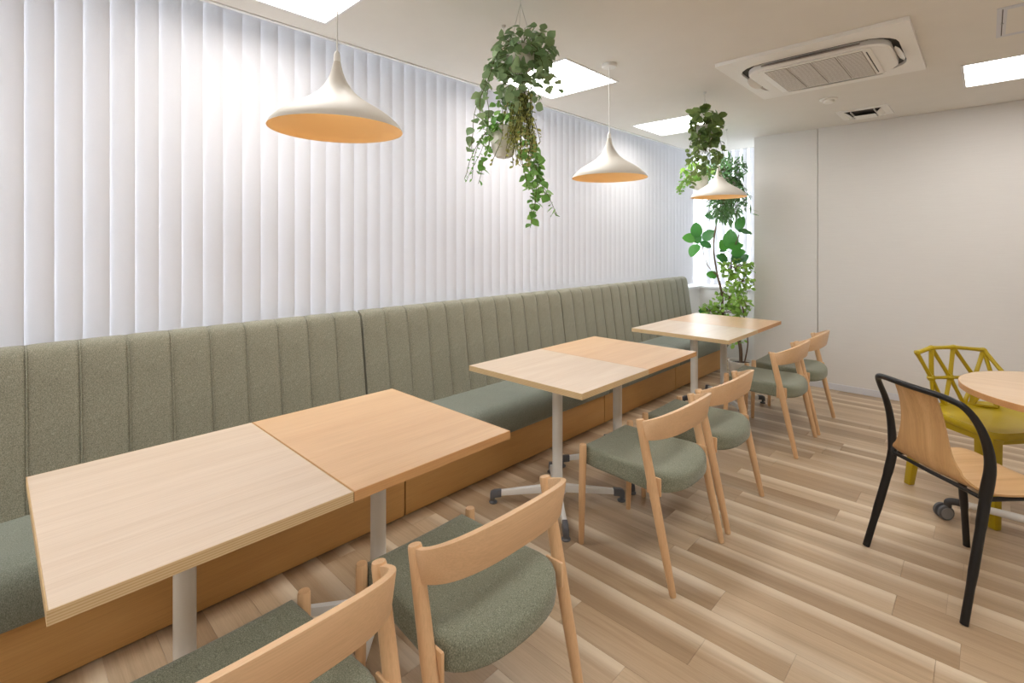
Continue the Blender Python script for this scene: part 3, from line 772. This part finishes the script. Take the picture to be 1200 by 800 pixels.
for i, (x, y, lb) in enumerate([(-1.70, 0.866, 'farthest from the potted tree'), (-1.70, 2.659, 'between the two clusters of hanging plants'), (-1.70, 4.40, 'in front of the feathery hanging planter')]):
    p = pl if i == 0 else copy_tree(pl)
    p.location = (x, y, CZ); p['label'] = 'off-white trumpet shaped pendant lamp with orange lining ' + lb

# ------------------------------------------------------------------ plants
def leaf_shape(kind):
    m = MB()
    if kind == 'heart':
        pts = [(0, 0), (0.30, 0.10), (0.50, 0.36), (0.38, 0.66), (0, 1.0)]; fold = 0.16
    elif kind == 'round':
        pts = [(0, 0), (0.34, 0.14), (0.50, 0.46), (0.36, 0.82), (0, 1.0)]; fold = 0.10
    elif kind == 'ivy':
        pts = [(0, 0.06), (0.36, 0.0), (0.52, 0.34), (0.30, 0.50), (0, 1.0)]; fold = 0.14
    elif kind == 'oval':
        pts = [(0, 0), (0.22, 0.14), (0.33, 0.42), (0.28, 0.72), (0, 1.0)]; fold = 0.08
    elif kind == 'rubber':
        n_ = 9; ys_ = [i / n_ for i in range(n_ + 1)]
        hw2 = [0.36 * math.sin(math.pi * y ** 0.85) ** 0.62 if 0 < y < 1 else 0 for y in ys_]
        v = [(0, y, -0.2 * (y - .3) ** 2) for y in ys_] + [(hw2[i], ys_[i], -0.2 * (ys_[i] - .3) ** 2 + 0.12 * hw2[i]) for i in range(1, n_)] + [(-hw2[i], ys_[i], -0.2 * (ys_[i] - .3) ** 2 + 0.12 * hw2[i]) for i in range(1, n_)]
        f = [(0, n_ + 1, 1), (0, 1, 2 * n_), (n_ - 1, 2 * n_ - 1, n_), (n_ - 1, n_, 3 * n_ - 2)]
        for i in range(1, n_ - 1): f += [(i, n_ + i, n_ + i + 1, i + 1), (i, i + 1, 2 * n_ + i, 2 * n_ + i - 1)]
        return v, f
    else:
        pts = [(0, 0), (0.10, 0.25), (0.13, 0.5), (0.08, 0.78), (0, 1.0)]; fold = 0.04
    sag = lambda y: -0.22 * (y - 0.25) ** 2
    mid = [(0, y, sag(y)) for y in (0.0, 0.14, 0.36, 0.66, 1.0)]
    R_ = [(x, y, sag(y) + fold * x) for x, y in pts]; L_ = [(-x, y, z) for x, y, z in R_]
    v = mid + R_[1:4] + L_[1:4]
    # mid 0..4, R 5..7, L 8..10
    f = [(0, 5, 1), (1, 5, 6, 2), (2, 6, 7, 3), (3, 7, 4), (0, 1, 8), (1, 2, 9, 8), (2, 3, 10, 9), (3, 4, 10)]
    return v, f
def leaf_matrix(p, d, nrm, size):
    d = Vector(d).normalized(); z = Vector(nrm); z = z - d * z.dot(d)
    if z.length < 1e-3: z = Vector((d.y, -d.x, 0.1)); z = z - d * z.dot(d)
    z.normalize(); x = d.cross(z)
    return Matrix.Translation(p) @ Matrix((x, d, z)).transposed().to_4x4() @ Matrix.Scale(size, 4)
class Plant:
    def __init__(s, root, mats, seed):
        s.r = random.Random(seed); s.root = root; s.mesh = {}; s.stuff = {}; s.stem = MB(); s.mats = mats
    def leaf(s, kind, mat, p, d, size, single=True, nrm=None):
        if nrm is None: nrm = (s.r.uniform(-1, 1), s.r.uniform(-1, 1), s.r.uniform(0, .8))
        mt = leaf_matrix(Vector(p), d, nrm, size)
        v, f = leaf_shape(kind)
        if single:
            key = (kind, mat)
            if key not in s.mesh: s.mesh[key] = MB().add(v, f).mesh('leaf', mat, True, 70)
            o = link('leaf', s.mesh[key], s.root); o.matrix_local = mt
        else: s.stuff.setdefault(mat, MB()).add([mt @ Vector(q) for q in v], f)
    def strand(s, p0, pts_n, length, spread, kind, mat, size, gap, single, drop=0.85, out=None, stem_r=0.0016):
        r = s.r; p = Vector(p0); a = r.uniform(0, 6.28) if out is None else out
        d = Vector((math.cos(a) * spread, math.sin(a) * spread, 0.35)); pts = [p.copy()]; L = 0; nxt = gap * r.random()
        while L < length:
            d = (d + Vector((r.uniform(-.12, .12), r.uniform(-.12, .12), -drop * 0.4))).normalized() if d.z > -0.9 else (d + Vector((r.uniform(-.2, .2), r.uniform(-.2, .2), -0.1))).normalized()
            p = p + d * 0.02; L += 0.02; pts.append(p.copy())
            if L > nxt:
                nxt += gap * r.uniform(.6, 1.4); b = r.uniform(0, 6.28)
                ld = Vector((math.cos(b), math.sin(b), r.uniform(-1.2, 0.15)))
                s.leaf(kind, mat, p, ld, size * r.uniform(.7, 1.2), single, (math.cos(b) * .5 + r.uniform(-.6, .6), math.sin(b) * .5 + r.uniform(-.6, .6), r.uniform(.1, .8)))
        s.stem.tube(pts, stem_r, 4)
    def bush(s, c, rad, n, kind, mat, size, single, up=0.2):
        r = s.r
        for _ in range(n):
            v = Vector((r.gauss(0, 1), r.gauss(0, 1), r.gauss(0, 1))).normalized()
            q = r.uniform(0.45, 1.0) ** 0.5
            p = Vector(c) + Vector((v.x * rad[0], v.y * rad[1], v.z * rad[2])) * q
            d = v * 0.3 + Vector((r.uniform(-.8, .8), r.uniform(-.8, .8), r.uniform(-1.0, .3) + up))
            s.leaf(kind, mat, p, d, size * r.uniform(.65, 1.2), single, v + Vector((r.uniform(-.5, .5), r.uniform(-.5, .5), r.uniform(-.1, .7))))
            if r.random() < 0.35: s.stem.tube([Vector(c), Vector(c).lerp(p, .5) + Vector((0, 0, .01)), p], 0.0013, 4)
    def done(s, stem_mat='stem'):
        if s.stem.v: s.stem.build('stem', stem_mat, s.root)['kind'] = 'stuff'
        for mat, mb in s.stuff.items():
            o = mb.build('foliage', mat, s.root, True, 70); o['kind'] = 'stuff'
def hang_pot(t, z, r, h, wires=True, pot='pot'):
    MB().lathe([(r * .55, 0), (r * .78, h * .1), (r * .98, h * .5), (r, h), (r * .93, h), (r * .9, h * .8)], 28, (0, 0, z), (True, True)).build('pot', pot, t)
    MB().lathe([(0.001, 0), (r * .9, 0)], 24, (0, 0, z + h * .86)).build('soil', 'soil', t)
    for q in range(3):
        a = 2.1 * q + .4
        MB().tube([(r * .97 * math.cos(a), r * .97 * math.sin(a), z + h * .95), (0, 0, z + h + 0.20)], 0.0012, 5).build('wire', 'wire', t)
    MB().tube([(0, 0, z + h + 0.20), (0, 0, -0.012)], 0.0012, 5).build('wire', 'wire', t)
    MB().lathe([(0.001, -0.014), (0.009, -0.012), (0.011, -0.0005)], 14, cap=(True, True)).build('ceiling_hook', 'wire', t)

# ivy nearest the first pendant
t = thing('hanging_plant', (-1.50, 1.627, CZ), 'dense ivy planter hung in front of the light panel, with brownish hanging tails', 'plant', 'hanging planters')
hang_pot(t, -0.355, 0.062, 0.105)
pp = Plant(t, None, 11)
pp.bush((0.0, 0.02, -0.27), (0.15, 0.15, 0.12), 165, 'heart', 'leaf_ivy', 0.045, True)
pp.bush((0.0, 0.0, -0.40), (0.10, 0.10, 0.14), 105, 'heart', 'leaf_ivy', 0.043, True, -0.3)
pp.bush((0.01, 0.0, -0.24), (0.09, 0.10, 0.07), 60, 'round', 'leaf_ivy', 0.022, False)
for a, L_ in ((0.9, .16), (1.5, .14), (3.6, .36), (3.9, .45), (4.3, .34), (-0.2, .18), (2.4, .3)):
    pp.strand((0, 0, -0.24), 0, L_ + .1, 1.0, 'heart', 'leaf_ivy', 0.045, 0.03, True, .55, a)
for q in range(34):
    a = pp.r.uniform(0, 6.28); rr_ = pp.r.uniform(0, .045)
    pp.strand((0.01 + rr_ * math.cos(a), rr_ * math.sin(a), -0.44), 0, pp.r.uniform(.16, .34), 0.1, 'oval', 'leaf_tail', 0.022, 0.013, False, 1.6)
pp.done()
# white pot with pothos, behind it
t = thing('hanging_plant', (-1.79, 1.815, CZ), 'white hanging pot with long trailing pothos vines, behind the dense ivy', 'plant', 'hanging planters')
hang_pot(t, -0.675, 0.068, 0.15)
pp = Plant(t, None, 12)
pp.bush((0, 0, -0.51), (0.09, 0.10, 0.05), 40, 'heart', 'leaf_pothos', 0.046, True)
pp.bush((-0.045, -0.055, -0.56), (0.06, 0.06, 0.10), 60, 'heart', 'leaf_pothos', 0.032, True)
for a, L_ in ((0.35, .50), (0.75, .60), (0.9, .46), (1.25, .56), (0.55, .36), (1.6, .46), (-0.3, .42), (0.15, .55), (5.2, .40)):
    pp.strand((0.03 * math.cos(a), 0.03 * math.sin(a), -0.53), 0, L_, 0.8, 'heart', 'leaf_pothos', 0.046, 0.026, True, .62, a)
for a in (3.5, 3.9, 4.2):
    pp.strand((0, 0, -0.53), 0, 0.36, 1.1, 'oval', 'leaf_pothos', 0.018, 0.014, False, .5, a)
pp.bush((0.0, 0.0, -0.40), (0.05, 0.05, 0.10), 24, 'heart', 'leaf_pothos', 0.035, True)
pp.done()
# dark round-leafed one further along
t = thing('hanging_plant', (-1.504, 3.635, CZ), 'dark round-leafed planter hung beside the small light panel', 'plant', 'hanging planters')
hang_pot(t, -0.36, 0.06, 0.11)
pp = Plant(t, None, 13)
pp.bush((0, 0, -0.24), (0.115, 0.115, 0.13), 125, 'round', 'leaf_dark', 0.064, True)
pp.bush((0, 0, -0.42), (0.085, 0.085, 0.19), 120, 'oval', 'leaf_dark', 0.052, True, -.4)
for a, L_ in ((0.4, .3), (1.2, .42), (3.4, .34), (2.2, .5), (4.6, .46), (5.4, .4)):
    pp.strand((0, 0, -0.26), 0, L_, .7, 'round', 'leaf_dark', 0.045, 0.03, True, .8, a)
pp.done()
# lime small leafed one behind
t = thing('hanging_plant', (-1.96, 4.62, CZ), 'white hanging pot with spreading small lime leaves beside the feathery planter', 'plant', 'hanging planters')
hang_pot(t, -0.61, 0.075, 0.13)
pp = Plant(t, None, 14)
pp.bush((-0.03, -0.03, -0.45), (0.15, 0.15, 0.09), 90, 'oval', 'leaf_lime', 0.058, True)
for a in (3.3, 3.6, 3.9, 4.2, 4.5, 2.9, 0.6, 1.4):
    pp.strand((0, 0, -0.47), 0, 0.27, 1.3, 'oval', 'leaf_lime', 0.038, 0.024, False, .35, a)
pp.done()
# feathery one behind the last pendant
t = thing('hanging_plant', (-1.835, 4.95, CZ), 'feathery fine-leafed planter hung behind the last pendant lamp', 'plant', 'hanging planters')
hang_pot(t, -0.62, 0.08, 0.14)
pp = Plant(t, None, 15)
pp.bush((0, 0, -0.40), (0.19, 0.19, 0.13), 300, 'long', 'leaf_fern', 0.085, False)
pp.bush((0, 0, -0.72), (0.15, 0.15, 0.19), 260, 'long', 'leaf_fern', 0.08, False, -.6)
for q in range(26):
    pp.strand((0, 0, -0.46), 0, pp.r.uniform(.28, .52), 1.1, 'long', 'leaf_fern', 0.07, 0.02, False, .5)
pp.done()

# potted rubber tree in the alcove
tx, ty = -1.80, 5.24
t = thing('potted_tree', (tx, ty, 0), 'tall potted rubber tree with big round leaves in the corner alcove', 'plant')
MB().lathe([(0.075, 0), (0.095, 0.02), (0.118, 0.17), (0.122, 0.205), (0.110, 0.205), (0.106, 0.17)], 32, cap=(True, True)).build('pot', 'pot', t)
MB().lathe([(0.001, 0), (0.107, 0)], 24, (0, 0, 0.178)).build('soil', 'soil', t)
def at(px, py, y):
    r_ = (px - 600) / 583.45; u = (286.16 - py) / 583.45
    d = Vector((r_ * ca - sa, r_ * sa + ca, u)); k_ = y / d.y
    return Vector((d.x * k_ - tx, y - ty, EYE + d.z * k_))
pp = Plant(t, None, 16)
MB().tube(spline([(0, 0, 0.17), (-0.02, 0.0, 0.4), at(848, 372, 5.26), at(846, 345, 5.27), at(840, 318, 5.27), at(836, 290, 5.26), at(839, 265, 5.25), at(844, 240, 5.24)], 6), [0.017] * 12 + [0.012] * 12 + [0.008] * 12 + [0.005] * 7, 10).build('trunk', 'bark', t)
MB().tube(spline([at(840, 322, 5.27), at(830, 312, 5.24), at(825, 298, 5.22), at(823, 284, 5.20)], 5), 0.0045, 8).build('branch', 'bark', t)
MB().tube(spline([at(846, 345, 5.27), at(855, 325, 5.24), at(858, 300, 5.2), at(866, 275, 5.18)], 5), 0.0045, 8).build('branch', 'bark', t)
MB().tube(spline([(0.03, 0, 0.17), (0.07, -.01, .4), at(872, 372, 5.22), at(868, 350, 5.2), at(855, 335, 5.2)], 5), 0.007, 8).build('branch', 'bark', t)
big = [(816, 272, -.1, 1.0, .17, 5.22), (828, 277, .8, .7, .16, 5.25), (810, 279, -1, .05, .15, 5.2), (814, 291, -.6, -.9, .17, 5.18), (825, 286, .9, -.25, .13, 5.2), (817, 281, .0, .9, .13, 5.24),
       (856, 284, -.1, 1, .21, 5.2), (866, 264, .3, .9, .15, 5.22), (870, 271, .5, -.1, .14, 5.2), (848, 289, -.5, .8, .14, 5.25), (860, 289, .9, .3, .14, 5.18), (850, 294, -1, .05, .13, 5.2),
       (862, 296, 1, .2, .14, 5.2), (862, 303, .9, .1, .14, 5.22), (848, 303, -.7, .3, .14, 5.2), (871, 303, .5, .5, .10, 5.2), (832, 254, -1, .2, .12, 5.24), (846, 245, .5, .7, .10, 5.24),
       (836, 322, -.8, .1, .12, 5.26), (826, 365, -.9, .2, .13, 5.26)]
for (px, py, dx, dz, sz, yy) in big:
    p = at(px, py, yy); d = Vector((dx * ca, dx * sa, dz)) + Vector((0.25, -0.35, 0)) * pp.r.uniform(.2, 1)
    d2 = Vector((dx * ca, dx * sa, dz)).normalized() * sz * 0.35
    pp.leaf('rubber', 'leaf_rubber', p - d2, d, sz, True, Vector((0.33, -0.94, 0.35)) + Vector((pp.r.uniform(-.6, .6), pp.r.uniform(-.4, .4), pp.r.uniform(-.3, .6))))
for (px, py, rx, rz, n) in ((862, 314, .17, .10, 150), (868, 330, .13, .10, 100), (856, 350, .15, .12, 130), (868, 356, .10, .12, 80), (832, 364, .10, .08, 70), (850, 366, .18, .07, 90), (862, 398, .08, .07, 22)):
    pp.bush(at(px, py, 5.14 + 0.12 * pp.r.random()), (rx, 0.09, rz), n, 'oval', 'leaf_lime', 0.052, False)
pp.done('bark')
